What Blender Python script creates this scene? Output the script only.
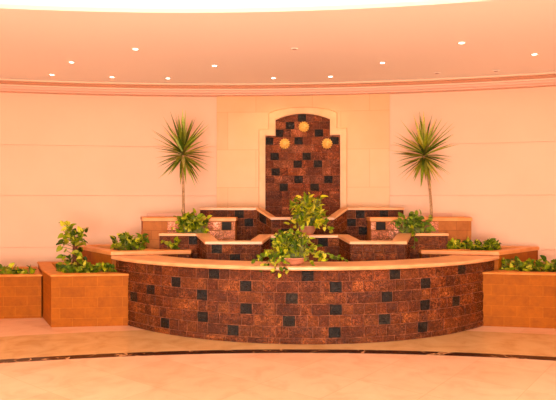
import bpy, bmesh, math, random
from mathutils import Vector, Matrix, noise as mnoise
sin, cos, pi = math.sin, math.cos, math.pi
S = bpy.context.scene
COL = S.collection
for o in list(bpy.data.objects):
    bpy.data.objects.remove(o)

# ------------------------------------------------------------------ camera
cam = bpy.data.objects.new('camera', bpy.data.cameras.new('camera'))
COL.objects.link(cam)
cam.location = (0, 0, 1.5)
cam.rotation_euler = (pi/2, 0, 0)
cam.data.sensor_width = 36
cam.data.lens = 558/556*36
cam.data.shift_y = 5/556
cam.data.clip_end = 80
S.camera = cam
# ------------------------------------------------------------------ world and exposure
w = bpy.data.worlds.new('world'); S.world = w; w.use_nodes = True
w.node_tree.nodes['Background'].inputs[0].default_value = (1, .8, .6, 1)
w.node_tree.nodes['Background'].inputs[1].default_value = .1
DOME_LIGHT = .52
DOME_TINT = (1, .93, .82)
la = bpy.data.lights.new('front_fill', 'AREA'); la.shape = 'RECTANGLE'; la.size = 9; la.size_y = 2.6
la.energy = 160; la.color = (1, .91, .80)          # added fill from behind the camera, no known lamp there
lo = bpy.data.objects.new('front_fill', la); COL.objects.link(lo)
lo.location = (-.5, -5.5, 1.3); lo.rotation_euler = (math.radians(115), 0, 0)
lb = bpy.data.lights.new('ceiling_fill', 'AREA'); lb.shape = 'DISK'; lb.size = 5      # unseen fill, added to brighten the ceiling ring
lb.energy = 1330; lb.color = (1, .95, .88)
l2 = bpy.data.objects.new('ceiling_fill', lb); COL.objects.link(l2)
l2.location = (-.5, -1.8, .4); l2.rotation_euler = (math.radians(152), 0, 0)
S.view_settings.view_transform = 'Standard'
S.view_settings.look = 'None'
S.view_settings.gamma = 1
S.view_settings.exposure = -0.12
S.view_settings.use_curve_mapping = False

# the room is a rotunda: centre and radius
RC = Vector((-.9, -7.05)); RR = 16.0
AX = .35                                   # axis of the fountain
def at(px, py, Y):
    """the point of the photograph at depth Y"""
    return Vector(((px-278)/558*Y, Y, 1.5+(205-py)/558*Y))

# ------------------------------------------------------------------ materials
def srgb(r, g, b):
    f = lambda c: ((c/255+.055)/1.055)**2.4 if c/255 > .04045 else c/255/12.92
    return (f(r), f(g), f(b), 1)
def mat(name, col=(.5,.5,.5,1), rough=.5, **kw):
    m = bpy.data.materials.new(name); m.use_nodes = True
    p = m.node_tree.nodes['Principled BSDF']
    p.inputs['Base Color'].default_value = col
    p.inputs['Roughness'].default_value = rough
    for k, v in kw.items():
        p.inputs[k.replace('_', ' ')].default_value = v
    return m
class NT:
    def __init__(s, m): s.t = m.node_tree; s.p = s.t.nodes['Principled BSDF']
    def n(s, typ, **kw):
        x = s.t.nodes.new(typ)
        for k, v in kw.items():
            if k in x.inputs: x.inputs[k].default_value = v
            else: setattr(x, k, v)
        return x
    def l(s, a, b): s.t.links.new(a, b)
    def mix(s, fac, a, b, blend='MIX'):
        x = s.t.nodes.new('ShaderNodeMix'); x.data_type = 'RGBA'; x.blend_type = blend
        for i, v in ((0, fac), (6, a), (7, b)):
            if hasattr(v, 'default_value'): s.l(v, x.inputs[i])
            else: x.inputs[i].default_value = v
        return x.outputs[2]
    def ramp(s, inp, stops):
        r = s.t.nodes.new('ShaderNodeValToRGB')
        while len(r.color_ramp.elements) < len(stops): r.color_ramp.elements.new(.5)
        for e, (p, c) in zip(r.color_ramp.elements, stops): e.position = p; e.color = c
        s.l(inp, r.inputs[0]); return r.outputs[0]
    def bump(s, h, strength, dist=.01):
        b = s.n('ShaderNodeBump', Strength=strength, Distance=dist)
        s.l(h, b.inputs['Height']); s.l(b.outputs[0], s.p.inputs['Normal'])
def noisy(m, scale, c1, c2, detail=4, bump=0, bscale=None, dist=.01, coord='Object', lo=.35, hi=.65):
    t = NT(m); tc = t.n('ShaderNodeTexCoord')
    nz = t.n('ShaderNodeTexNoise', Scale=scale, Detail=detail)
    t.l(tc.outputs[coord], nz.inputs['Vector'])
    t.l(t.ramp(nz.outputs['Fac'], [(lo, c1), (hi, c2)]), t.p.inputs['Base Color'])
    if bump:
        n2 = t.n('ShaderNodeTexNoise', Scale=bscale or scale, Detail=5)
        t.l(tc.outputs[coord], n2.inputs['Vector']); t.bump(n2.outputs['Fac'], bump, dist)
    return t
M = {}
M['wall'] = mat('wall_paint', rough=.55)
noisy(M['wall'], 1.2, srgb(246, 192, 152), srgb(248, 196, 156), 2)
M['ceiling'] = mat('ceiling_paint', srgb(252, 234, 217), .7)
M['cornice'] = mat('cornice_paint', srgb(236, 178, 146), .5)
M['cornice_dark'] = mat('cornice_recess_shade', srgb(222, 150, 108), .5)  # darker tone puts the shade of the recess into the colour
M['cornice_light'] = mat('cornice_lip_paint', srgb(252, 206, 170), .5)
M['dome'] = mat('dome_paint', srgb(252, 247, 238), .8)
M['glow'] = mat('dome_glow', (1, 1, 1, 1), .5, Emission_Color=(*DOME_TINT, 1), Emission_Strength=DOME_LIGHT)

def stone_panel():
    m = mat('honey_limestone', rough=.45); t = NT(m)
    uv = t.n('ShaderNodeTexCoord')
    b = t.n('ShaderNodeTexBrick', Scale=1.0)
    b.inputs['Color1'].default_value = srgb(247, 188, 130); b.inputs['Color2'].default_value = srgb(244, 178, 118)
    b.inputs['Mortar'].default_value = srgb(232, 160, 98)
    b.inputs['Mortar Size'].default_value = .004; b.inputs['Brick Width'].default_value = .9; b.inputs['Row Height'].default_value = .6
    t.l(uv.outputs['UV'], b.inputs['Vector'])
    nz = t.n('ShaderNodeTexNoise', Scale=2.2, Detail=5); t.l(uv.outputs['UV'], nz.inputs['Vector'])
    r = t.ramp(nz.outputs['Fac'], [(.3, (1, .93, .86, 1)), (.65, (1, 1, 1, 1))])
    t.l(t.mix(1.0, b.outputs['Color'], r, 'MULTIPLY'), t.p.inputs['Base Color'])
    return m
M['panel'] = stone_panel()
M['surround'] = mat('surround_stone', rough=.45)
noisy(M['surround'], 5, srgb(242, 174, 112), srgb(247, 188, 128), 4)

def sandstone(name, c1, c2, c3):
    m = mat(name, rough=.6); t = NT(m)
    uv = t.n('ShaderNodeTexCoord')
    b = t.n('ShaderNodeTexBrick', Scale=1.0)
    b.inputs['Color1'].default_value = c1; b.inputs['Color2'].default_value = c2
    b.inputs['Mortar'].default_value = c3
    b.inputs['Mortar Size'].default_value = .004; b.inputs['Mortar Smooth'].default_value = .4
    b.inputs['Brick Width'].default_value = .30; b.inputs['Row Height'].default_value = .13
    t.l(uv.outputs['UV'], b.inputs['Vector'])
    nz = t.n('ShaderNodeTexNoise', Scale=9, Detail=8, Roughness=.7); t.l(uv.outputs['UV'], nz.inputs['Vector'])
    r = t.ramp(nz.outputs['Fac'], [(.3, (.72, .66, .5, 1)), (.5, (1, 1, 1, 1)), (.72, (1.25, 1.25, 1.3, 1))])
    t.l(t.mix(.8, b.outputs['Color'], r, 'MULTIPLY'), t.p.inputs['Base Color'])
    mx = t.n('ShaderNodeMath', operation='MULTIPLY_ADD'); t.l(b.outputs['Fac'], mx.inputs[0]); mx.inputs[1].default_value = -.8
    t.l(nz.outputs['Fac'], mx.inputs[2]); t.bump(mx.outputs[0], .5, .006)
    t.p.inputs['Specular IOR Level'].default_value = .2
    return m
M['sandstone'] = sandstone('orange_sandstone', srgb(172, 90, 2), srgb(160, 82, 1), srgb(184, 102, 16))
M['sandstone_pale'] = sandstone('pale_sandstone', srgb(186, 110, 50), srgb(172, 96, 40), srgb(150, 80, 34))
M['rim'] = mat('orange_coping', rough=.45)
noisy(M['rim'], 6, srgb(228, 138, 64), srgb(240, 156, 82), 5, .2, 30, .003)
M['block_rim'] = mat('block_top', rough=.6, Specular_IOR_Level=.25)
noisy(M['block_rim'], 9, srgb(208, 122, 44), srgb(224, 140, 62), 5, .3, 30, .004)
M['cap'] = mat('pale_coping', rough=.32)
noisy(M['cap'], 5, srgb(230, 156, 98), srgb(242, 176, 118), 5, .12, 25, .003)
M['soil'] = mat('soil', rough=.95)
noisy(M['soil'], 40, srgb(70, 38, 18), srgb(120, 70, 34), 6, .8, 60, .02)
M['grout'] = mat('grout', rough=.8)
noisy(M['grout'], 20, srgb(84, 36, 14), srgb(160, 88, 46), 6, .3, 60, .004)
def tile_mat(name, rough, bumpy):
    m = mat(name, rough=rough); t = NT(m)
    a = t.n('ShaderNodeVertexColor', layer_name='Col')
    tc = t.n('ShaderNodeTexCoord')
    nz = t.n('ShaderNodeTexNoise', Scale=38, Detail=7, Roughness=.7, Distortion=1.8); t.l(tc.outputs['Object'], nz.inputs['Vector'])
    r = t.ramp(nz.outputs['Fac'], [(.36, (.4, .36, .34, 1)), (.48, (.95, .95, .95, 1)), (.57, (1.4, 1.4, 1.4, 1)), (.66, (3.6, 4.2, 5.2, 1))])  # brightest stop paints the wet sparkle into the tile colour
    base = t.mix(.9, a.outputs[0], r, 'MULTIPLY')
    # pale chipped ridges of the split stone, wet highlights painted in with them
    n3 = t.n('ShaderNodeTexNoise', Scale=19, Detail=5, Roughness=.65, Distortion=1.2); t.l(tc.outputs['Object'], n3.inputs['Vector'])
    s1 = t.n('ShaderNodeMath', operation='SUBTRACT'); t.l(n3.outputs['Fac'], s1.inputs[0]); s1.inputs[1].default_value = .5
    s2 = t.n('ShaderNodeMath', operation='ABSOLUTE'); t.l(s1.outputs[0], s2.inputs[0])
    rg = t.ramp(s2.outputs[0], [(0, (1, 1, 1, 1)), (.035, (0, 0, 0, 1))])
    n4 = t.n('ShaderNodeTexNoise', Scale=5, Detail=2); t.l(tc.outputs['Object'], n4.inputs['Vector'])
    pt = t.ramp(n4.outputs['Fac'], [(.44, (.06, .06, .06, 1)), (.62, (.6, .6, .6, 1))])
    pale = t.mix(1, a.outputs[0], (7.5, 9.5, 16, 1), 'MULTIPLY')
    t.l(t.mix(t.mix(1, rg, pt, 'MULTIPLY'), base, pale), t.p.inputs['Base Color'])
    n2 = t.n('ShaderNodeTexNoise', Scale=48, Detail=4, Roughness=.6); t.l(tc.outputs['Object'], n2.inputs['Vector'])
    t.bump(n2.outputs['Fac'], bumpy, .03); t.p.inputs['Specular IOR Level'].default_value = .25
    rr = t.ramp(nz.outputs['Fac'], [(.35, (rough-.06,)*3+(1,)), (.65, (rough+.14,)*3+(1,))])
    t.l(rr, t.p.inputs['Roughness'])
    return m
M['tile'] = tile_mat('brown_split_face_tile', .17, .7)
M['tile_dry_lit'] = tile_mat('brown_dry_lit_tile', .42, .5)
M['water'] = mat('water', (.55, .36, .22, 1), .04, IOR=1.33, Transmission_Weight=.85)
t = NT(M['water']); tc = t.n('ShaderNodeTexCoord'); nz = t.n('ShaderNodeTexNoise', Scale=7, Detail=2)
t.l(tc.outputs['Object'], nz.inputs['Vector']); t.bump(nz.outputs['Fac'], .25, .02)
M['gold'] = mat('gilt_ceramic', rough=.38, Metallic=.15)
noisy(M['gold'], 30, srgb(226, 160, 62), srgb(250, 200, 104), 3)
M['gold_dark'] = mat('dark_gilt', srgb(196, 120, 40), .4, Metallic=.15)
M['terracotta'] = mat('terracotta', rough=.6)
noisy(M['terracotta'], 12, srgb(190, 118, 84), srgb(206, 138, 104), 4)
M['lamp'] = mat('lamp_lens', (1, 1, 1, 1), .4, Emission_Color=(1, .93, .8, 1), Emission_Strength=6)
M['lamp_ring'] = mat('lamp_ring', srgb(250, 226, 206), .4)
M['dark_lens'] = mat('unlit_lens', srgb(190, 140, 112), .4)
def leaf_mat(name, spec=.2):
    m = mat(name, rough=.42); t = NT(m)
    a = t.n('ShaderNodeVertexColor', layer_name='Col')
    tc = t.n('ShaderNodeTexCoord'); nz = t.n('ShaderNodeTexNoise', Scale=38, Detail=3); t.l(tc.outputs['Object'], nz.inputs['Vector'])
    r = t.ramp(nz.outputs['Fac'], [(.38, (.75, .85, .7, 1)), (.62, (1.25, 1.15, 1.1, 1))])
    t.l(t.mix(1, a.outputs[0], r, 'MULTIPLY'), t.p.inputs['Base Color'])
    t.p.inputs['Specular IOR Level'].default_value = spec
    tr = t.n('ShaderNodeBsdfTranslucent'); t.l(a.outputs[0], tr.inputs[0])
    ms = t.n('ShaderNodeMixShader', Fac=.25)
    out = t.t.nodes['Material Output']
    t.l(t.p.outputs[0], ms.inputs[1]); t.l(tr.outputs[0], ms.inputs[2]); t.l(ms.outputs[0], out.inputs[0])
    return m
M['leaf'] = leaf_mat('leaf')
M['stem'] = mat('green_stem', srgb(120, 120, 40), .5)
M['bark'] = mat('palm_bark', rough=.8)
noisy(M['bark'], 30, srgb(150, 104, 62), srgb(206, 158, 108), 4, .5, 60, .004)
M['moss'] = mat('moss_pole', rough=.95)
noisy(M['moss'], 50, srgb(70, 34, 16), srgb(120, 64, 30), 5, .8, 80, .01)
def floor_mat():
    m = mat('floor_marble', rough=.22); t = NT(m)
    g = t.n('ShaderNodeNewGeometry')
    # distance from the centre of the floor inlay
    sub = t.n('ShaderNodeVectorMath', operation='SUBTRACT'); t.l(g.outputs['Position'], sub.inputs[0]); sub.inputs[1].default_value = (.2, -5.27, 0)
    ln = t.n('ShaderNodeVectorMath', operation='LENGTH'); t.l(sub.outputs[0], ln.inputs[0])
    rot = t.n('ShaderNodeMapping'); rot.inputs['Rotation'].default_value = (0, 0, math.radians(38)); t.l(g.outputs['Position'], rot.inputs[0])
    b = t.n('ShaderNodeTexBrick', Scale=1.0, offset=0.0)
    b.inputs['Color1'].default_value = srgb(234, 172, 128); b.inputs['Color2'].default_value = srgb(240, 182, 140)
    b.inputs['Mortar'].default_value = srgb(228, 166, 121)
    b.inputs['Mortar Size'].default_value = .003; b.inputs['Brick Width'].default_value = .6; b.inputs['Row Height'].default_value = .6
    t.l(rot.outputs[0], b.inputs['Vector'])
    nz = t.n('ShaderNodeTexNoise', Scale=3.5, Detail=7, Roughness=.6, Distortion=.6); t.l(g.outputs['Position'], nz.inputs['Vector'])
    apron = t.ramp(nz.outputs['Fac'], [(.3, srgb(204, 150, 92)), (.6, srgb(216, 164, 106))])
    def step(v):
        s = t.n('ShaderNodeMath', operation='GREATER_THAN'); t.l(ln.outputs['Value'], s.inputs[0]); s.inputs[1].default_value = v
        return s.outputs[0]
    c = t.mix(step(11.05), b.outputs['Color'], apron)
    c = t.mix(step(12.1), c, b.outputs['Color'])
    v = t.ramp(nz.outputs['Fac'], [(.32, (.88, .82, .76, 1)), (.5, (1, 1, 1, 1)), (.66, (1.04, 1.07, 1.08, 1))])
    t.l(t.mix(.7, c, v, 'MULTIPLY'), t.p.inputs['Base Color'])
    return m
M['floor'] = floor_mat()
M['inlay'] = mat('dark_marble', rough=.25, Specular_IOR_Level=.2); t = NT(M['inlay'])
tc = t.n('ShaderNodeTexCoord'); nz = t.n('ShaderNodeTexNoise', Scale=5, Detail=8, Roughness=.65, Distortion=1.5); t.l(tc.outputs['Object'], nz.inputs['Vector'])
t.l(t.ramp(nz.outputs['Fac'], [(.40, srgb(30, 10, 4)), (.58, srgb(56, 22, 8)), (.64, srgb(200, 140, 90))]), t.p.inputs['Base Color'])  # pale stop draws the veins and paints glints into the colour

# ------------------------------------------------------------------ helpers
def obj(name, bm, ms, parent=None, smooth=False):
    me = bpy.data.meshes.new(name); bm.normal_update(); bm.to_mesh(me); bm.free()
    for m in (ms if isinstance(ms, (list, tuple)) else [ms]): me.materials.append(M[m])
    if smooth:
        for p in me.polygons: p.use_smooth = True
    o = bpy.data.objects.new(name, me); COL.objects.link(o)
    if parent:
        o.parent = parent
        pl = parent
        off = Vector((0, 0, 0))
        while pl: off += pl.location; pl = pl.parent
        me.transform(Matrix.Translation(-off))
    return o
def struct(name, bm, ms, smooth=False):
    o = obj(name, bm, ms, None, smooth); o['kind'] = 'structure'; return o
def tag(o, label, cat, group=None):
    o['label'] = label; o['category'] = cat
    if group: o['group'] = group
    return o
def thing(name, label, cat, loc, group=None):
    o = bpy.data.objects.new(name, None); COL.objects.link(o); o.location = loc
    o.empty_display_size = .1
    return tag(o, label, cat, group)
def uvl(bm): return bm.loops.layers.uv.verify()
def coll(bm): return bm.loops.layers.float_color.get('Col') or bm.loops.layers.float_color.new('Col')
def face(bm, cos_, uvs=None, mi=0, col=None):
    try: f = bm.faces.new([v if isinstance(v, bmesh.types.BMVert) else bm.verts.new(v) for v in cos_])
    except ValueError: return None
    f.material_index = mi
    if uvs:
        u = uvl(bm)
        for l, x in zip(f.loops, uvs): l[u].uv = x
    if col:
        c = coll(bm)
        for l in f.loops: l[c] = col
    return f
def box(bm, c, s, mi=0, bevel=0):
    r = bmesh.ops.create_cube(bm, size=1, matrix=Matrix.Translation(c) @ Matrix.Diagonal((*s, 1)))
    for v in r['verts']:
        for f in v.link_faces: f.material_index = mi
    if bevel:
        es = list({e for v in r['verts'] for e in v.link_edges})
        bmesh.ops.bevel(bm, geom=es, offset=bevel, segments=2, affect='EDGES')
def tube(bm, pts, rad, n=8, mi=0, cap=True):
    """a tube along pts; rad is one radius or one per point"""
    pts = [Vector(p) for p in pts]
    if not isinstance(rad, (list, tuple)): rad = [rad]*len(pts)
    rings = []
    for i, p in enumerate(pts):
        d = (pts[min(i+1, len(pts)-1)]-pts[max(i-1, 0)]).normalized()
        a = d.orthogonal().normalized() if abs(d.z) > .95 else d.cross(Vector((0, 0, 1))).normalized()
        b = d.cross(a)
        rings.append([bm.verts.new(p+rad[i]*(cos(2*pi*k/n)*a+sin(2*pi*k/n)*b)) for k in range(n)])
    for r0, r1 in zip(rings, rings[1:]):
        for k in range(n):
            f = bm.faces.new((r0[k], r0[(k+1) % n], r1[(k+1) % n], r1[k])); f.material_index = mi
    if cap:
        bm.faces.new(rings[0][::-1]).material_index = mi; bm.faces.new(rings[-1]).material_index = mi
def lathe(bm, prof, c, n=24, mi=0):
    c = Vector(c); rings = []
    for r, z in prof:
        rings.append([bm.verts.new(c+Vector((max(r, 1e-4)*cos(2*pi*k/n), max(r, 1e-4)*sin(2*pi*k/n), z))) for k in range(n)])
    for r0, r1 in zip(rings, rings[1:]):
        for k in range(n):
            bm.faces.new((r0[k], r0[(k+1) % n], r1[(k+1) % n], r1[k])).material_index = mi
def sweep(bm, prof, paths, mi=0, close=True):
    """join copies of a closed profile; paths[i] is a function profile point -> world point"""
    rings = [[bm.verts.new(f(p)) for p in prof] for f in paths]
    n = len(prof)
    for r0, r1 in zip(rings, rings[1:]):
        for k in range(n if close else n-1):
            bm.faces.new((r0[k], r0[(k+1) % n], r1[(k+1) % n], r1[k])).material_index = mi
    if close:
        bm.faces.new(rings[0]).material_index = mi; bm.faces.new(rings[-1][::-1]).material_index = mi
    bmesh.ops.recalc_face_normals(bm, faces=bm.faces[:])
def room(s, h, off=0, R=RR):
    """arc length s from the +Y direction, height h, distance off in front of the curved wall"""
    a = s/RR; r = R-off
    return Vector((RC.x+r*sin(a), RC.y+r*cos(a), h))
SN = RR*math.asin((.395-RC.x)/RR)          # arc position of the niche's axis

# ------------------------------------------------------------------ room shell
CEIL = 3.405
bm = bmesh.new()                             # wall: rows of smooth panels with a shadow gap between
N = 160
prof = [(0, 0)]
for h in (.84, 1.645, 2.43):
    prof += [(0, h-.007), (-.014, h-.004), (-.014, h+.004), (0, h+.007)]
prof += [(0, 3.5)]
rings = [[bm.verts.new(room(2*pi*RR*i/N, h, o)) for o, h in prof] for i in range(N)]
for i in range(N):
    a, b = rings[i], rings[(i+1) % N]
    for k in range(len(prof)-1): bm.faces.new((a[k], b[k], b[k+1], a[k+1]))
struct('wall_back', bm, 'wall')
bm = bmesh.new()
bmesh.ops.create_circle(bm, cap_ends=True, segments=96, radius=16.3, matrix=Matrix.Translation((RC.x, RC.y, 0)))
struct('floor', bm, 'floor')
bm = bmesh.new()                             # ring ceiling and the riser of the dome
RO = 12.55
prof = [(RR+.1, CEIL), (RO+.03, CEIL), (RO, CEIL+.03), (RO, CEIL+.16), (RR+.1, CEIL+.16)]
rings = [[bm.verts.new((RC.x+.4*0+r*sin(2*pi*i/N), RC.y+r*cos(2*pi*i/N), h)) for r, h in prof] for i in range(N)]
for i in range(N):
    a, b = rings[i], rings[(i+1) % N]
    for k in range(len(prof)): bm.faces.new((a[k], a[(k+1) % 5], b[(k+1) % 5], b[k]))
bmesh.ops.recalc_face_normals(bm, faces=bm.faces[:])
struct('ceiling', bm, 'ceiling')
bm = bmesh.new()
prof = [(RO+.5, CEIL+.16), (RO+.5, CEIL+.8)]
rings = [[bm.verts.new((RC.x+r*sin(2*pi*i/N), RC.y+r*cos(2*pi*i/N), h)) for r, h in prof] for i in range(N)]
for i in range(N):
    a, b = rings[i], rings[(i+1) % N]
    bm.faces.new((a[0], a[1], b[1], b[0]))
struct('trim_1', bm, 'dome')
bm = bmesh.new()
bmesh.ops.create_circle(bm, cap_ends=True, segments=96, radius=RO+.5, matrix=Matrix.Translation((RC.x, RC.y, CEIL+.8)))
bmesh.ops.reverse_faces(bm, faces=bm.faces[:])
struct('ceiling_dome', bm, 'glow')
# cornice under the ceiling, a lighter lip above a rose band
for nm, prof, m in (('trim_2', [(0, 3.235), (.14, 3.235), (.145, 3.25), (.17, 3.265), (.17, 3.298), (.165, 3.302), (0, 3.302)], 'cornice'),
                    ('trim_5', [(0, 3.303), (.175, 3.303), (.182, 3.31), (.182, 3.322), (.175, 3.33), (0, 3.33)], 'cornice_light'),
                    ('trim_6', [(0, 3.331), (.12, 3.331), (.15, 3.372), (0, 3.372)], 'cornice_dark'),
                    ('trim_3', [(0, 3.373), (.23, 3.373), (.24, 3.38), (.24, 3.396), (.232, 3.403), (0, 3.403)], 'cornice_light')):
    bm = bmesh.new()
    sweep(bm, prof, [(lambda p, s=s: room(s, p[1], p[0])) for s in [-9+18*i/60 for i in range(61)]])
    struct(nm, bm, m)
# floor inlay
bm = bmesh.new()
IC = Vector((.2, -5.27))
def arc(r, a, z): return Vector((IC.x+r*sin(a), IC.y+r*cos(a), z))
prof = [(10.93, 0), (10.93, .0015), (11.065, .0015), (11.065, 0)]
sweep(bm, prof, [(lambda p, a=a: arc(p[0], a, p[1])) for a in [-.5+i/80 for i in range(81)]])
struct('trim_4', bm, 'inlay')

# stone facing behind the niche
bm = bmesh.new()
s0, s1 = SN-1.375, SN+1.36
K = 12
for i in range(K):
    a, b = s0+(s1-s0)*i/K, s0+(s1-s0)*(i+1)/K
    face(bm, [room(a, 0, .05), room(b, 0, .05), room(b, 3.234, .05), room(a, 3.234, .05)], [(a+.35, .02), (b+.35, .02), (b+.35, 3.254), (a+.35, 3.254)])
for s in (s0, s1):
    face(bm, [room(s, 0, .05), room(s, 3.234, .05), room(s, 3.234, 0), room(s, 0, 0)], [(0, 0), (0, 1), (.05, 1), (.05, 0)])
struct('wall_center', bm, 'panel')

# ------------------------------------------------------------------ split-face tiles
random.seed(7)
PITCH = .1225
BROWN = [(86, 36, 9), (94, 41, 11), (80, 33, 8), (100, 46, 13)]
DARK = [(24, 15, 7), (30, 20, 9), (22, 14, 7)]
def tiles(bm, mp, u0, u1, vtop, vbot, dark={}, wide=(.11, .12, .13, .14, .24, .26), thick=.007, darkrate=0, browns=BROWN, clip=None, gap=.004, mi=0):
    """mp(u, v, off) -> world; rows from vtop down; dark: row number -> u centres of the near-black tiles; clip(row centre) -> u range"""
    v = vtop; row = 0
    while v-vbot > .02:
        row += 1
        va, vb = v, max(v-PITCH, vbot)
        a, b = (u0, u1) if not clip else clip(va, vb)
        cuts = []
        for d in sorted(dark.get(row, [])): cuts.append((max(a, d-.07), min(b, d+.07)))
        spans = []; x = a
        for d0, d1 in cuts+[(b, b)]:
            while d0-x > .001:
                wd = random.choice(wide)
                if d0-x-wd < .09: wd = d0-x
                spans.append((x, x+wd, random.random() < darkrate)); x += wd
            if d1 > d0: spans.append((d0, d1, True)); x = d1
        for xa, xb, dk in spans:
            c = random.choice(DARK if dk else browns)
            k = random.uniform(.9, 1.1)
            c = srgb(*(min(255, q*k) for q in c))
            t_ = thick*random.uniform(.7, 1.4)
            n = max(1, int((xb-xa)/.12))
            us = [xa+gap+(xb-xa-2*gap)*i/n for i in range(n+1)]
            e = .005
            top = (lambda u: va-gap) if not clip or row > 1 or not getattr(clip, 'arch', None) else (lambda u: clip.arch(u)-gap)
            fr = []; bk = []
            for i, u in enumerate(us):
                ui = u+(e if i == 0 else -e if i == n else 0)
                tj = [t_+random.uniform(-.003, .003) for _ in range(3)]
                tv = top(u); bv = vb+gap
                fr.append([bm.verts.new(mp(ui, bv+e, tj[0])), bm.verts.new(mp(ui, (tv+bv)/2, tj[1]+.003)), bm.verts.new(mp(ui, tv-e, tj[2]))])
                bk.append([bm.verts.new(mp(u, bv, 0)), bm.verts.new(mp(u, tv, 0))])
            for i in range(n):
                for j in (0, 1): face(bm, [fr[i][j], fr[i+1][j], fr[i+1][j+1], fr[i][j+1]], None, mi, c)
                face(bm, [bk[i][0], bk[i+1][0], fr[i+1][0], fr[i][0]], None, mi, c)
                face(bm, [fr[i][2], fr[i+1][2], bk[i+1][1], bk[i][1]], None, mi, c)
            for i, q in ((0, 1), (n, -1)):
                fc = [bk[i][0], fr[i][0], fr[i][1], fr[i][2], bk[i][1]]
                face(bm, fc[::q], None, mi, c)
        v -= PITCH

# ------------------------------------------------------------------ niche
def nmp(u, v, off): return room(SN+u, v, .055+off)
def arch(u): return 2.945-.095*(u/.43)**2
NT_ = 2.945
bm = bmesh.new()
ND = [(-0.375, 2.677), (-0.201, 2.798), (-0.011, 2.899), (0.258, 2.682), (-0.065, 2.555), (-0.538, 2.555), (-0.445, 2.312), (0.065, 2.323), (-0.079, 2.196), (0.242, 2.204), (0.502, 2.465), (-0.43, 2.062), (-0.065, 1.943), (0.191, 1.826), (-0.301, 1.826), (0.408, 1.959)]
nd = {}
for u, h in ND: nd.setdefault(int((NT_-h)/PITCH)+1, []).append(u)
def nclip(va, vb):
    return (-.432, .432) if (va+vb)/2 > 2.60 else (-.593, .593)
nclip.arch = arch
NB = [(100, 42, 14), (112, 50, 18), (90, 38, 13), (122, 60, 28), (96, 44, 20)]
tiles(bm, nmp, -.593, .593, NT_, 1.22, nd, wide=(.12, .13, .14, .26), browns=NB, clip=nclip, gap=.003)
obn = bmesh.new()
for ua, ub, tf in ((-.593, -.432, None), (-.432, .432, arch), (.432, .593, None)):
    n = 10 if tf else 2
    for k in range(n):
        a, b = ua+(ub-ua)*k/n, ua+(ub-ua)*(k+1)/n
        face(obn, [nmp(a, 1.2, 0), nmp(b, 1.2, 0), nmp(b, tf(b) if tf else 2.6, 0), nmp(a, tf(a) if tf else 2.6, 0)])
niche = thing('wall_niche_panel', 'stepped arch-topped panel of brown stone tiles on the wall above the fountain', 'tile panel', room(SN, 1.2, .055))
obj('tile_face', bm, 'tile', niche); obj('grout_bed', obn, 'grout', niche)
# raised stone surround that follows the stepped outline
inn = [(-.597, 1.2), (-.597, 2.606), (-.438, 2.606), (-.438, arch(.432)+.004)]+[(-.432+.864*i/10, arch(-.432+.864*i/10)+.006) for i in range(1, 10)]+[(.438, arch(.432)+.004), (.438, 2.606), (.597, 2.606), (.597, 1.2)]
out = [(-.70, 1.2), (-.70, 2.71), (-.545, 2.71), (-.545, 2.955)]+[(-.53+1.06*i/10, 3.05-.07*((i-5)/5)**2) for i in range(1, 10)]+[(.545, 2.955), (.545, 2.71), (.70, 2.71), (.70, 1.2)]
bm = bmesh.new()
def ring4(p, q): return [bm.verts.new(nmp(p[0], p[1], 0)), bm.verts.new(nmp(p[0], p[1], .033)), bm.verts.new(nmp((p[0]*.1+q[0]*.9), (p[1]*.1+q[1]*.9), .033)), bm.verts.new(nmp(q[0], q[1], .022)), bm.verts.new(nmp(q[0], q[1], 0))]
rs = [ring4(p, q) for p, q in zip(inn, out)]
for a, b in zip(rs, rs[1:]):
    for k in range(4): bm.faces.new((a[k], a[k+1], b[k+1], b[k]))
bmesh.ops.recalc_face_normals(bm, faces=bm.faces[:])
tag(obj('niche_surround', bm, 'surround', niche), 'raised honey stone surround', 'surround'); del bpy.data.objects['niche_surround']['category']

# sun-faced water spouts on the niche
def sun(loc, ang, label):
    t = thing('sun_ornament', label, 'ornament', loc, 'gold sun ornaments in the niche')
    R_ = Matrix.Translation(loc) @ Matrix.Rotation(-ang, 4, 'Z') @ Matrix.Rotation(pi/2, 4, 'X')
    bm = bmesh.new()                                     # disc with a domed face
    lathe(bm, [(.066, 0), (.066, .012), (.060, .020), (.052, .022), (.050, .026), (.040, .036), (.022, .044), (0, .047)], (0, 0, 0), 24)
    bm.transform(R_); obj('face_disc', bm, 'gold', t, True)
    bm = bmesh.new()
    for k in range(14):                                  # pointed rays
        a = 2*pi*k/14
        d = Vector((cos(a), sin(a), 0)); s_ = Vector((-sin(a), cos(a), 0))
        L = .088
        v = [bm.verts.new(p) for p in (d*.058+s_*.013, d*.074+s_*.013, d*L, d*.074-s_*.013, d*.058-s_*.013)]
        vt = [bm.verts.new(p.co+Vector((0, 0, .016))) for p in v]
        mid = bm.verts.new(d*.07+Vector((0, 0, .026)))
        for i in range(5):
            bm.faces.new((v[i], v[(i+1) % 5], vt[(i+1) % 5], vt[i])); bm.faces.new((vt[i], vt[(i+1) % 5], mid))
    bmesh.ops.recalc_face_normals(bm, faces=bm.faces[:])
    bm.transform(R_); obj('rays', bm, 'gold', t)
    bm = bmesh.new()                                     # eyes, nose and mouth of the face
    for x in (-.017, .017):
        bmesh.ops.create_uvsphere(bm, u_segments=8, v_segments=6, radius=.006, matrix=Matrix.Translation((x, .012, .041)))
    bmesh.ops.create_cone(bm, segments=8, radius1=.006, radius2=.003, depth=.012, matrix=Matrix.Translation((0, 0, .05)), cap_ends=True)
    tube(bm, [(-.016, -.014, .040), (0, -.021, .041), (.016, -.014, .040)], .004, 6)
    bm.transform(R_); obj('face_features', bm, 'gold_dark', t, True)
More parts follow.
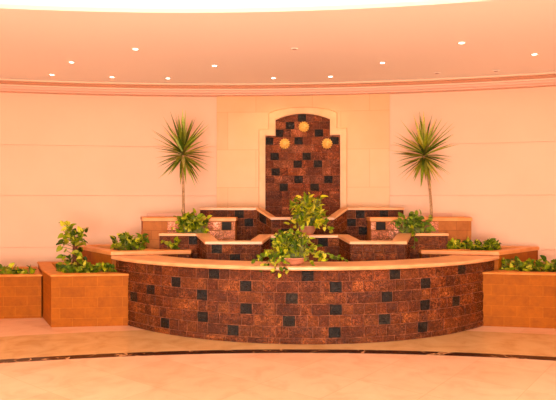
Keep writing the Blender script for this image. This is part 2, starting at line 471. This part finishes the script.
for px, py, lab in ((304, 127, 'round gold sun ornament at the top of the tiled niche, under its arch'),
                    (284.8, 143.7, 'round gold sun ornament on the left shoulder of the tiled niche'),
                    (327.2, 143.9, 'round gold sun ornament on the right shoulder of the tiled niche')):
    u = (px-302.7)/558*8.83; h = 1.5+(205-py)/558*8.83
    sun(nmp(u, h, .02), (SN+u)/RR, lab)

# ------------------------------------------------------------------ fountain
FC = Vector((AX, 9.05)); FR = 3.05
fountain = thing('tiered_fountain', 'large three-tiered fountain of brown stone tiles with pale coping, in the middle of the hall', 'fountain', (AX, 7.4, 0))
def fpt(r, a, z): return Vector((FC.x+r*sin(a), FC.y-r*cos(a), z))
AE = math.radians(53.2)
CAPZ = .843
bm = bmesh.new()
BD = {1: [-1.083, -0.033, 0.955, 1.952], 2: [-1.592, -0.708, 0.273, 1.359], 3: [-2.0, -1.234, -0.203, 0.857], 4: [-2.343, -0.705, 0.273, 1.352, 1.848], 5: [-1.226, -0.232, 0.826], 6: [-1.762, -0.855, 0.261, 1.32]}
UE = FR*AE
tiles(bm, lambda u, v, o: fpt(FR+o, u/FR, v), -UE, UE, .80, 0, BD)
bw = obj('basin_wall', bm, 'tile', fountain)
bm = bmesh.new()                             # the masonry behind the tiles, open ring
sweep(bm, [(FR, 0), (FR, .8), (FR-.3, .8), (FR-.3, 0)], [(lambda p, a=a: fpt(p[0], a, p[1])) for a in [-AE+2*AE*i/60 for i in range(61)]])
obj('masonry', bm, 'grout', bw)
bm = bmesh.new()                             # coping: ring with a bullnose edge
def capp(p, i):
    a = math.radians(48.3+(p[0]-2.58)/.53*5.2); return fpt(p[0], a*(-1+2*i/72), p[1])
sweep(bm, [(2.58, .800), (3.105, .800), (3.115, .81), (3.115, .833), (3.105, CAPZ), (2.595, CAPZ), (2.58, .83)], [(lambda p, i=i: capp(p, i)) for i in range(73)])
obj('basin_coping', bm, 'cap', fountain)

# the raised tiers: polylines of (u from the axis, Y, coping height)
def mir(pl): return [(-u, y, z) for u, y, z in pl]+[(u, y, z) for u, y, z in pl[::-1]]
MID = mir([(1.97, 7.62, 1.115), (1.44, 7.60, 1.115), (1.24, 7.0, 1.045), (.57, 7.0, 1.045), (.47, 7.45, 1.100)])
TOP = mir([(1.50, 8.22, 1.462), (.66, 8.20, 1.462), (.44, 8.0, 1.325)])
def poly(pl): return [Vector((AX+u, y, z)) for u, y, z in pl]
def offset(pts, d):
    """plan offset of an open polyline towards +Y side (behind), mitred"""
    res = []
    for i, p in enumerate(pts):
        ns = []
        for a, b in ((i-1, i), (i, i+1)):
            if a >= 0 and b < len(pts):
                t_ = (pts[b]-pts[a]); t_.z = 0; t_.normalize(); ns.append(Vector((-t_.y, t_.x, 0)))
        n = sum(ns, Vector()).normalized(); k = n.dot(ns[0])
        res.append(p+n*(d/max(.45, k)))
    return res
def tier(name, pl, base, depth, dark, capw, over=.03, ct=.035, darkrate=.06):
    pts = poly(pl)
    root = bmesh.new()
    for i, (a, b) in enumerate(zip(pts, pts[1:])):
        d = (b-a); d.z = 0; L = d.length; d.normalize(); n = Vector((d.y, -d.x, 0))
        ha, hb = a.z-ct, b.z-ct
        zt = min(ha, hb)
        def mp(u, v, o):
            # rows follow the slope of the coping
            k = (v-base)/(zt-base); h = base+k*((ha+(hb-ha)*u/L)-base)
            q = a+d*u+n*o; return Vector((q.x, q.y, h))
        tiles(root, mp, 0.0, L, zt, base, dark.get(i, {}), darkrate=darkrate if i not in dark else 0, wide=(.13, .14, .15, .27))
    w_ = obj(name+'_wall', root, 'tile', fountain)
    bk = offset(pts, depth)
    bm = bmesh.new()
    A = [[bm.verts.new((p.x, p.y, z)) for p, z in ((a, base), (a, a.z-ct), (b, a.z-ct), (b, base))] for a, b in zip(pts, bk)]
    for r0, r1 in zip(A, A[1:]):
        for k in range(4): bm.faces.new((r0[k], r0[(k+1) % 4], r1[(k+1) % 4], r1[k]))
    bm.faces.new(A[0]); bm.faces.new(A[-1][::-1])
    bmesh.ops.recalc_face_normals(bm, faces=bm.faces[:])
    obj('masonry', bm, 'grout', w_)
    f_, b_ = offset(pts, -over), offset(pts, capw)
    bm = bmesh.new()
    A = [[bm.verts.new(p) for p in ((a.x, a.y, a.z-ct), (a.x, a.y, a.z-.006), (a.x, a.y+.006, a.z), (b.x, b.y, a.z), (b.x, b.y, a.z-ct))] for a, b in zip(f_, b_)]
    for r0, r1 in zip(A, A[1:]):
        for k in range(5): bm.faces.new((r0[k], r0[(k+1) % 5], r1[(k+1) % 5], r1[k]))
    bm.faces.new(A[0]); bm.faces.new(A[-1][::-1])
    bmesh.ops.recalc_face_normals(bm, faces=bm.faces[:])
    obj(name+'_coping', bm, 'cap', fountain)
tier('middle_tier', MID, .19, .16, {4: {1: [.08, .72], 2: [.28]}, 2: {1: [.12], 2: [.35]}}, .17)
tier('upper_tier', TOP, .55, .16, {0: {1: [.58], 2: [.72, .36], 3: [.25]}, 4: {1: [.20, .55], 2: [.07, .37], 3: [.24]}, 1: {1: [.12]}, 2: {2: [.2]}}, .15)
# water in the basin and in the two pools
def water(name, pts, z, depth):
    bm = bmesh.new()
    a = [bm.verts.new((x, y, z)) for x, y in pts]; b = [bm.verts.new((x, y, z-depth)) for x, y in pts]
    bm.faces.new(a); bm.faces.new(b[::-1])
    for i in range(len(pts)):
        j = (i+1) % len(pts); bm.faces.new((a[i], b[i], b[j], a[j]))
    bmesh.ops.recalc_face_normals(bm, faces=bm.faces[:])
    return obj(name, bm, 'water', fountain)
inner = [fpt(2.74, math.radians(a), 0) for a in range(-45, 46, 5)]
m0 = poly(MID)
water('basin_water', [(p.x, p.y) for p in inner]+[(AX+1.46, 7.56), (AX+1.27, 6.96), (AX+.55, 6.96), (AX+.45, 7.4), (AX-.45, 7.4), (AX-.55, 6.96), (AX-1.27, 6.96), (AX-1.46, 7.56)], .74, .15)
bm = bmesh.new()                             # tiled bed of the basin
face(bm, [(p.x, p.y, .45) for p in inner]+[(AX+1.5, 8.1, .45), (AX-1.5, 8.1, .45)])
obj('basin_bed', bm, 'grout', fountain)
mb = offset(poly(MID), .165); tb = poly(TOP)
water('middle_water', [(p.x, p.y) for p in mb[1:-1]]+[(AX+.9, 7.78), (AX+.6, 8.15), (AX+.4, 7.96), (AX-.4, 7.96), (AX-.6, 8.15), (AX-.9, 7.78)], 1.01, .3)
tb2 = offset(poly(TOP), .165)
water('upper_water', [(p.x, p.y) for p in tb2[1:-1]]+[(AX+.55, 8.75), (AX-.6, 8.83)], 1.28, .3)
# low tiled ledge at the back wall behind the palms
# ------------------------------------------------------------------ planters
V2 = lambda x, y: Vector((x, y))
def inset(pts, d):
    n = len(pts); res = []
    for i in range(n):
        p0, p1, p2 = (Vector(pts[(i+k) % n]) for k in (-1, 0, 1))
        a = (p1-p0).normalized(); b = (p2-p1).normalized()
        na, nb = Vector((-a.y, a.x)), Vector((-b.y, b.x))
        m = (na+nb).normalized(); res.append(p1+m*(d/max(.4, m.dot(na))))
    return res
def planter(name, label, pts, h, rim=.12, ct=.05, base=0, rm='rim', soil=True, wm='sandstone'):
    """pts: plan corners, counter-clockwise"""
    pts = [Vector((AX+u, y)) for u, y in pts]
    if sum(pts[i-1].cross(pts[i]) for i in range(len(pts))) < 0: pts = pts[::-1]
    c = sum(pts, Vector((0, 0)))/len(pts)
    t = thing(name, label, 'planter', (c.x, c.y, base))
    n = len(pts); ip = inset(pts, rim)
    bm = bmesh.new(); s = 0
    for i in range(n):
        a, b = pts[i], pts[(i+1) % n]; L = (b-a).length
        face(bm, [(a.x, a.y, base), (b.x, b.y, base), (b.x, b.y, h-ct), (a.x, a.y, h-ct)], [(s, -h+ct+base), (s+L, -h+ct+base), (s+L, 0), (s, 0)])
        s += L
    obj('block_wall', bm, wm, t)
    bm = bmesh.new(); op = inset(pts, -.012)
    e = .008; op2 = inset(pts, -.012+e)
    L0 = [[bm.verts.new((p.x, p.y, z)) for p in q] for q, z in ((ip, h-.16), (ip, h-e), (inset(pts, rim-e), h), (op2, h), (op, h-e), (op, h-ct), (pts, h-ct))]
    for a, b in zip(L0, L0[1:]):
        for i in range(n): bm.faces.new((a[i], a[(i+1) % n], b[(i+1) % n], b[i]))
    bmesh.ops.recalc_face_normals(bm, faces=bm.faces[:])
    obj('rim', bm, rm, t)
    if soil:
        bm = bmesh.new()
        f = bm.faces.new([bm.verts.new((p.x, p.y, h-.07)) for p in ip])
        obj('soil', bm, 'soil', t)
    return t
# big boxes at the basin's ends
planter('stone_planter', 'large orange block planter left of the basin, holding the climbing plant', [(-2.21, 6.94), (-2.52, 7.19), (-3.46, 8.42), (-3.97, 8.42), (-3.475, 7.42), (-3.13, 6.84)], .645, .17, .022, rm='block_rim')
planter('stone_planter', 'large orange block planter right of the basin, cut by the right picture edge', [(2.19, 6.92), (2.52, 7.19), (3.42, 8.0), (4.0, 7.9), (3.17, 6.74)], .668, .17, .022, rm='block_rim')
planter('stone_planter', 'low orange block planter at the far left end, beside the large block planter', [(-3.495, 7.42), (-3.99, 8.40), (-5.6, 8.2), (-5.3, 7.2)], .575, .12, .022, rm='block_rim')
# wing planters between the basin and the palm boxes
planter('wing_planter', 'orange stone planter behind the left end of the basin, filled with a low leafy plant', [(-1.52, 7.45), (-2.50, 7.22), (-3.43, 8.42), (-2.55, 8.58), (-2.34, 7.9), (-2.0, 7.585), (-1.52, 7.57)], .90)
planter('wing_planter', 'orange stone planter behind the right end of the basin, with a strip of creeper', [(1.57, 7.45), (2.50, 7.22), (3.40, 8.05), (2.80, 8.3), (2.47, 7.9), (2.0, 7.585), (1.57, 7.57)], .90)
for sgn, t in ((-1, 'wing_planter'), (1, 'wing_planter.001')):
    bm = bmesh.new()
    a = V2(AX+sgn*(1.52 if sgn < 0 else 1.57), 7.448); b = V2(AX+sgn*2.42, 7.448-.21)
    if sgn < 0: a, b = b, a
    d = (b-a).normalized(); n = V2(d.y, -d.x)
    tiles(bm, lambda u, v, o: Vector((a.x+d.x*u+n.x*o, a.y+d.y*u+n.y*o, v)), 0, (b-a).length, .845, .5, darkrate=.1, thick=.005)
    obj('tile_facing', bm, 'tile', bpy.data.objects[t])
# palm boxes
pb = [(.95, 7.82), (2.24, 7.82), (2.42, 8.45), (1.56, 8.45), (1.56, 8.14), (.95, 8.14)]
pL = planter('palm_planter', 'brown stone planter box on the left of the top tier, one spiky palm in it', [(-u, y) for u, y in pb], 1.325, rim=.07, wm='sandstone_pale')
pR = planter('palm_planter', 'brown stone planter box on the right of the top tier, one spiky palm in it', [(u+(.12 if u > 2 else 0), y) for u, y in pb], 1.325, rim=.07, wm='sandstone_pale')
for sgn, t in ((-1, pL), (1, pR)):
    bm = bmesh.new()
    x0, x1 = (AX-1.9, AX-.95) if sgn < 0 else (AX+.95, AX+1.9)
    tiles(bm, lambda u, v, o: Vector((x0+u, 7.815-o, v)), 0, x1-x0, 1.268, .9, {1: [.83 if sgn < 0 else .14], 2: [.5]}, thick=.006, browns=[(176, 104, 66), (160, 88, 52), (186, 116, 78)])  # same brown tile, the stronger light here put into lighter browns
    obj('tile_facing', bm, 'tile_dry_lit', t)
# pink ledges against the wall behind the palm boxes
for lab, x0, x1, y0 in (('pinkish stone ledge against the wall behind the left palm', -2.35, -1.60, 8.48), ('pinkish stone ledge against the wall behind the right palm', 1.66, 2.30, 8.48)):
    bm = bmesh.new()
    box(bm, (AX+(x0+x1)/2, y0+.06, .688), (x1-x0, .12, 1.372), 0, .006)
    t = tag(obj('wall_ledge', bm, 'cornice'), lab, 'ledge')

# ------------------------------------------------------------------ plants
GREENS = [(150, 156, 16), (186, 182, 34), (118, 136, 12), (86, 110, 10), (206, 194, 60), (132, 146, 14), (62, 84, 8)]
def leaf(bm, p, d, nrm, L, W, col, cup=.1):
    """heart-shaped leaf from p along d"""
    d = d.normalized(); s_ = d.cross(nrm)
    if s_.length < 1e-3: s_ = d.orthogonal()
    s_.normalize(); n = s_.cross(d)
    def P(x, y, z): return bm.verts.new(p+s_*x*W+d*y*L+n*z*L)
    b, m, m2, tip = P(0, .06, 0), P(0, .35, -.03), P(0, .7, -.05), P(0, 1, -.16)
    for q in (-1, 1):
        a1, a2, a3, a4 = P(q*.28, -.08, cup*.6), P(q*.5, .22, cup), P(q*.42, .55, cup*.7), P(q*.2, .83, -.02)
        for f in ((b, a1, a2, m), (m, a2, a3, m2), (m2, a3, a4, tip)):
            face(bm, f if q > 0 else f[::-1], None, 0, col)
def rcol(pal=GREENS):
    c = random.choice(pal); k = random.uniform(.85, 1.12); return srgb(*(min(255, x*k) for x in c))
def rdir(up=0.0):
    while True:
        v = Vector((random.uniform(-1, 1), random.uniform(-1, 1), random.uniform(-1, 1)))
        if .1 < v.length < 1:
            v.normalize(); v.z += up; return v.normalized()
def bush(leafbm, stembm, base, rx, ry, rz, n, L=.075, pal=GREENS, droop=.3, lift=.5, wd=.78):
    """n leafy stems arching out from around base into an ellipsoid; base may be a list of root points"""
    bases = base if isinstance(base, list) else [base]
    for _ in range(n):
        b = random.choice(bases)
        th = random.uniform(0, 2*pi); e = random.uniform(.0, 1)**.7
        r = random.uniform(.35, 1)
        end = b+Vector((rx*cos(th)*r*(1-.45*e), ry*sin(th)*r*(1-.45*e), rz*(e*(.75+.25*random.random()))+lift*.02))
        root = b+Vector((rx*.25*cos(th)*random.random(), ry*.25*sin(th)*random.random(), -.02))
        mid = root.lerp(end, .55)+Vector((0, 0, rz*.22))
        pts = [root.lerp(mid, t_).lerp(mid.lerp(end, t_), t_) for t_ in (0, .25, .5, .75, 1)]
        if stembm: tube(stembm, pts, .0035, 4)
        for t_ in (.55, .8, 1):
            if random.random() < .15: continue
            p = root.lerp(mid, t_).lerp(mid.lerp(end, t_), t_)
            o = (p-b); o.z *= .4
            d = (o.normalized()*.7+rdir()*.8+Vector((0, -.15, -droop))).normalized()
            nn = (Vector((0, -.55, .8))+rdir()*.55).normalized()
            l = L*random.uniform(.65, 1.15)
            leaf(leafbm, p, d, nn, l, l*wd, rcol(pal))
def vine(leafbm, stembm, pts, n, L=.06, pal=GREENS):
    pts = [Vector(p) for p in pts]
    tube(stembm, pts, .003, 4)
    for i in range(n):
        t_ = (i+random.random())/n*(len(pts)-1); k = min(int(t_), len(pts)-2)
        p = pts[k].lerp(pts[k+1], t_-k)+rdir()*.015
        l = L*random.uniform(.7, 1.15)
        leaf(leafbm, p, rdir()+Vector((0, -.3, -.3)), (Vector((0, -.8, .5))+rdir()*.5), l, l*.8, rcol(pal))
def plant(name, label, cat, loc, build, group=None, pot=None):
    t = thing(name, label, cat, loc, group)
    lb, sb = bmesh.new(), bmesh.new()
    build(lb, sb)
    if pot:
        r, h = pot
        bm = bmesh.new(); lathe(bm, [(0, 0), (r*.62, 0), (r*.9, h*.45), (r, h*.86), (r*1.06, h*.88), (r*1.06, h), (r*.95, h), (r*.9, h*.8), (0, h*.8)], loc)
        bmesh.ops.recalc_face_normals(bm, faces=bm.faces[:])
        p = obj('pot', bm, 'terracotta', t, True)
        bm = bmesh.new(); bmesh.ops.create_circle(bm, cap_ends=True, segments=20, radius=r*.9, matrix=Matrix.Translation(Vector(loc)+Vector((0, 0, h*.84))))
        obj('soil', bm, 'soil', p)
    obj('foliage', lb, 'leaf', t); obj('stems', sb, 'stem', t)
    return t
random.seed(21)
V = Vector
BRIGHT = [(166, 166, 18), (200, 190, 30), (134, 148, 14), (98, 124, 10), (214, 198, 56)]
# lower potted plant on the basin's coping
b0 = V((at(292, 264, 6.13).x, 6.13, CAPZ))
def f(l, s):
    bs = [b0+V((dx, .03, .12)) for dx in (-.09, -.03, .03, .09)]
    bush(l, s, [b+V((0, -.05, -.02)) for b in bs]+bs, .23, .17, .27, 130, .07, wd=.6)
    z = .10
    for ex, ez, n in ((-.40, .06, 12), (-.30, .10, 10), (-.33, -.02, 11), (.36, .06, 12), (.50, .09, 12), (.60, .06, 8), (.24, -.02, 8)):
        e = b0+V((ex, -.12, ez)); vine(l, s, [b0+V((ex*.1, 0, .13)), b0+V((ex*.5, -.07, .15)), b0+V((ex*.85, -.12, max(ez+.03, .03))), e], n)
    for ex, ez in ((-.14, -.12), (-.06, -.07), (-.19, -.05)):
        vine(l, s, [b0+V((ex*.5, -.05, .13)), b0+V((ex, -.19, .06)), b0+V((ex, -.215, -.01)), b0+V((ex*1.05, -.22, ez))], 7)
plant('potted_plant', 'trailing green plant in a shallow clay bowl on the front basin coping', 'plant', b0, f, 'potted plants on the fountain', (.15, .085))
# upper potted plant on the middle tier
b1 = V((at(307.5, 232, 7.54).x, 7.53, 1.10))
def f(l, s):
    bs = [b1+V((dx, .0, .1)) for dx in (-.08, 0, .08)]
    bush(l, s, bs, .21, .15, .42, 130, .105, BRIGHT, .05, wd=.42)
    for ex, ez, n in ((.32, .03, 9), (.24, .10, 9), (-.22, .05, 8), (.28, .2, 7)):
        vine(l, s, [b1+V((0, 0, .12)), b1+V((ex*.6, -.1, .2)), b1+V((ex, -.1, ez))], n, .08, BRIGHT)
plant('potted_plant', 'bushy yellow-green plant in a clay pot on the middle tier, below the niche', 'plant', b1, f, 'potted plants on the fountain', (.115, .12))
# plants beside the palms, growing behind the middle tier's coping
b2 = V((at(191, 231, 7.68).x, 7.68, 1.115))
def f(l, s):
    bush(l, s, [b2+V((dx, 0, 0)) for dx in (-.10, -.02, .06, .13)], .17, .09, .27, 85, .08)
plant('leafy_plant', 'rounded leafy plant at the foot of the left palm, above the middle tier', 'plant', b2, f)
b3 = V((at(414, 231, 7.68).x, 7.68, 1.115))
def f(l, s):
    bush(l, s, [b3+V((dx, 0, 0)) for dx in (-.13, -.03, .06, .13)], .20, .09, .28, 75, .08, [(132, 150, 40), (112, 134, 34), (160, 170, 60), (92, 116, 28)])
    vine(l, s, [b3+V((-.05, -.02, .05)), b3+V((-.04, -.13, .06)), b3+V((-.03, -.16, -.02)), b3+V((-.03, -.15, -.22))], 12, .06)
plant('leafy_plant', 'rounded leafy plant at the foot of the right palm, one stem trailing down', 'plant', b3, f)
b4 = V((at(172, 243, 7.55).x, 7.60, .90))
def f(l, s):
    for dx, dz in ((-.10, .13), (-.04, .1), (.03, .15), (.09, .13), (.0, .08), (.06, .11)):
        vine(l, s, [b4+V((dx*.4, 0, -.05)), b4+V((dx*.8, -.02, dz*.6)), b4+V((dx*1.4, -.03, dz))], 4, .075)
plant('leafy_sprig', 'small leafy sprig at the inner end of the left wing planter', 'plant', b4, f)
# wing planters
b5 = V((at(129, 243, 7.65).x, 7.68, .84))
def f(l, s):
    bush(l, s, [b5+V((dx, dx*-.15, 0)) for dx in (-.14, -.04, .07, .16)], .13, .12, .27, 70, .085)
plant('leafy_plant', 'upright leafy plant in the left wing planter, left of the fountain', 'plant', b5, f)
b6 = V((at(474, 246, 7.6).x, 7.66, .84))
def f(l, s):
    bush(l, s, [b6+V((dx, -.1*dx, 0)) for dx in (-.40, -.32, -.24, -.17, -.05, .04, .12, .2, .28)], .11, .1, .17, 150, .075)
plant('creeping_plant', 'long low strip of creeper in the right wing planter, right of the fountain', 'plant', b6, f)
# big boxes
b7 = V((at(87, 268, 7.2).x, 7.16, .58))
def f(l, s):
    bush(l, s, [b7+V((dx, -.05*dx, 0)) for dx in (-.28, -.2, -.1, 0, .1, .2, .3)], .12, .14, .17, 120, .075)
plant('creeping_plant', 'low mat of leaves spilling over the large left planter below the climbing plant', 'plant', b7, f)
b8 = V((at(75, 262, 7.5).x, 7.5, .575))
def f(l, s):
    for k in range(60):
        h = .12+.42*random.random(); a = random.uniform(0, 2*pi); r = random.uniform(.05, .15)
        p = b8+V((r*cos(a)-.03, r*sin(a), h))
        d = V((cos(a), sin(a), -.3))+rdir()*.6
        q = random.uniform(.07, .1); tube(s, [b8+V((.02*cos(a), .02*sin(a), h-.05)), p], .003, 4)
        leaf(l, p, d, V((0, -.6, .7))+rdir()*.4, q, q*.8, rcol())
    for ex, ez, n in ((-.18, .68, 7), (-.06, .66, 8), (.12, .58, 8), (.20, .62, 6), (.02, .60, 8), (.10, .46, 6), (-.14, .58, 7), (.08, .3, 4)):
        vine(l, s, [b8+V((0, 0, .42 if ez > .45 else .2)), b8+V((ex*.5, -.05, ez-.04)), b8+V((ex, -.05, ez))], n, .085)
t8 = plant('climbing_plant', 'tall climbing plant on a dark moss pole in the large left planter', 'plant', b8, f)
bm = bmesh.new(); tube(bm, [b8+V((0, 0, 0)), b8+V((0, 0, .25)), b8+V((.005, 0, .47))], [.036, .034, .03], 12)
obj('moss_pole', bm, 'moss', t8)
b9 = V((at(20, 272, 7.6).x, 7.55, .50))
def f(l, s):
    bush(l, s, [b9+V((dx, -.05*dx, 0)) for dx in (-.50, -.4, -.28, -.15, -.05, .05, .14)], .11, .13, .16, 80, .075)
plant('creeping_plant', 'low row of leaves in the low planter at the far left', 'plant', b9, f)
b10 = V((at(536, 268, 7.2).x, 7.2, .60))
def f(l, s):
    bush(l, s, [b10+V((dx, 0, 0)) for dx in (-.36, -.26, -.15, -.04, .07, .18, .3)], .12, .16, .2, 110, .08)
plant('creeping_plant', 'low mat of leaves in the large right planter at the right picture edge', 'plant', b10, f)

# spiky palms
def palm(label, base, crown, bend, seed, tilt):
    random.seed(seed)
    t = thing('spiky_palm', label, 'palm', base, 'spiky palms beside the top tier')
    bm = bmesh.new(); n = 9
    pts = [base.lerp(crown, i/(n-1))+V((bend*sin(pi*i/(n-1)), 0, 0)) for i in range(n)]
    tube(bm, pts, [.022-.008*i/(n-1) for i in range(n)], 10)
    obj('trunk', bm, 'bark', t, True)
    bm = bmesh.new()
    for k in range(104):
        f_ = k/103
        el = math.radians(-58+143*f_+random.uniform(-15, 15)); a = k*2.39996+random.uniform(-.5, .5)
        d = V((cos(el)*cos(a), cos(el)*sin(a), sin(el))); d = (d+V((tilt, 0, 0))).normalized()
        L = (.39+.17*max(0, sin(el+.35)))*random.uniform(.8, 1.12)
        root = crown+V((0, 0, -.03+.13*f_))+d*.015
        side = d.cross(V((0, 0, 1)))
        if side.length < .05: side = V((1, 0, 0))
        side.normalize(); up = side.cross(d)
        c = srgb(*[q*random.uniform(.9, 1.1) for q in random.choice([(144, 150, 38), (170, 170, 54), (110, 120, 30), (210, 198, 96), (92, 100, 26), (154, 158, 56)])])
        W = random.uniform(.022, .032); sg = random.uniform(.02, .12)
        prev = None
        for j in range(6):
            t_ = j/5
            p = root+d*L*t_+V((0, 0, -sg*L*t_*t_*(1 if el < 1 else .2)))
            wd = W*(.55+1.2*t_ if t_ < .35 else (1-t_)/.65) if t_ < 1 else .0008
            cur = [bm.verts.new(p-side*wd+up*wd*.5), bm.verts.new(p), bm.verts.new(p+side*wd+up*wd*.5)]
            if prev:
                for q in (0, 1): face(bm, [prev[q], prev[q+1], cur[q+1], cur[q]], None, 0, c)
            prev = cur
    obj('leaves', bm, 'leaf', t)
pz = 1.255
palm('spiky-leaved palm on a thin straight trunk, left of the niche', V((at(183.5, 213, 8.1).x, 8.1, pz)), V((at(183, 157, 8.1).x, 8.1, at(0, 157, 8.1).z)), .0, 5, 0)
palm('spiky-leaved palm on a thin leaning trunk, right of the niche', V((at(431.5, 213, 8.1).x, 8.1, pz)), V((at(424, 158, 8.1).x, 8.1, at(0, 158, 8.1).z)), .03, 9, -.04)

# ------------------------------------------------------------------ ceiling lights
def cpt(px, py): Y = 1.905*558/(205-py); return V(((px-278)/558*Y, Y, CEIL))
def downlight(name, p, label, group, lens):
    t = thing(name, label, 'ceiling light', p, group)
    bm = bmesh.new(); lathe(bm, [(.032, .0), (.048, .0), (.050, -.006), (.044, -.010), (.034, -.008), (.032, 0)], p, 20)
    bmesh.ops.recalc_face_normals(bm, faces=bm.faces[:]); obj('trim_ring', bm, 'lamp_ring', t, True)
    bm = bmesh.new(); lathe(bm, [(.0335, -.002), (.026, -.008), (.014, -.010), (0, -.011)], p, 16)
    bmesh.ops.recalc_face_normals(bm, faces=bm.faces[:]); obj('lens', bm, lens, t, True)
inner_row = [(71.5, 62, 'outermost on the left'), (135.5, 48.8, 'the highest one on the left half of the photo'), (214.5, 65.5, 'above the left part of the stone facing'),
             (382.5, 62.5, 'above the right edge of the stone facing'), (461.5, 42.5, 'the highest one on the right half of the photo'), (534.5, 54, 'nearest the right picture edge')]
for px, py, wh in inner_row:
    downlight('ceiling_downlight', cpt(px, py), 'small lit front-row ceiling spotlight, '+wh, 'downlights of the front row', 'lamp')
for px, py, wh in ((52, 74.5, 'first from the left'), (112, 76.8, 'second from the left'), (168, 78, 'third from the left, above the left palm'),
                   (273.5, 77.8, 'above the niche\'s left edge'), (330.5, 76.3, 'above the niche\'s right edge')):
    downlight('ceiling_downlight', cpt(px, py), 'small lit ceiling spotlight close to the cornice, '+wh, 'downlights of the cornice row', 'lamp')
for px, py, wh in ((294.5, 48.8, 'in the middle of the ceiling ring'), (437, 73, 'above the right palm'), (496, 70.8, 'near the cornice at the right')):
    downlight('unlit_downlight', cpt(px, py), 'small dull unlit ceiling fitting '+wh, 'unlit ceiling fittings', 'dark_lens')
# (the two lit lamps over the niche wash the stone facing)
for px, py in ((273.5, 77.8), (330.5, 76.3)):
    L = bpy.data.lights.new('downlight_beam', 'SPOT'); L.energy = 10; L.color = (1, .82, .5); L.spot_size = 1.9; L.spot_blend = .8; L.shadow_soft_size = .03
    o = bpy.data.objects.new('downlight_beam', L); COL.objects.link(o); o.location = cpt(px, py)-V((0, 0, .03)); o.rotation_euler = (math.radians(12), 0, 0)
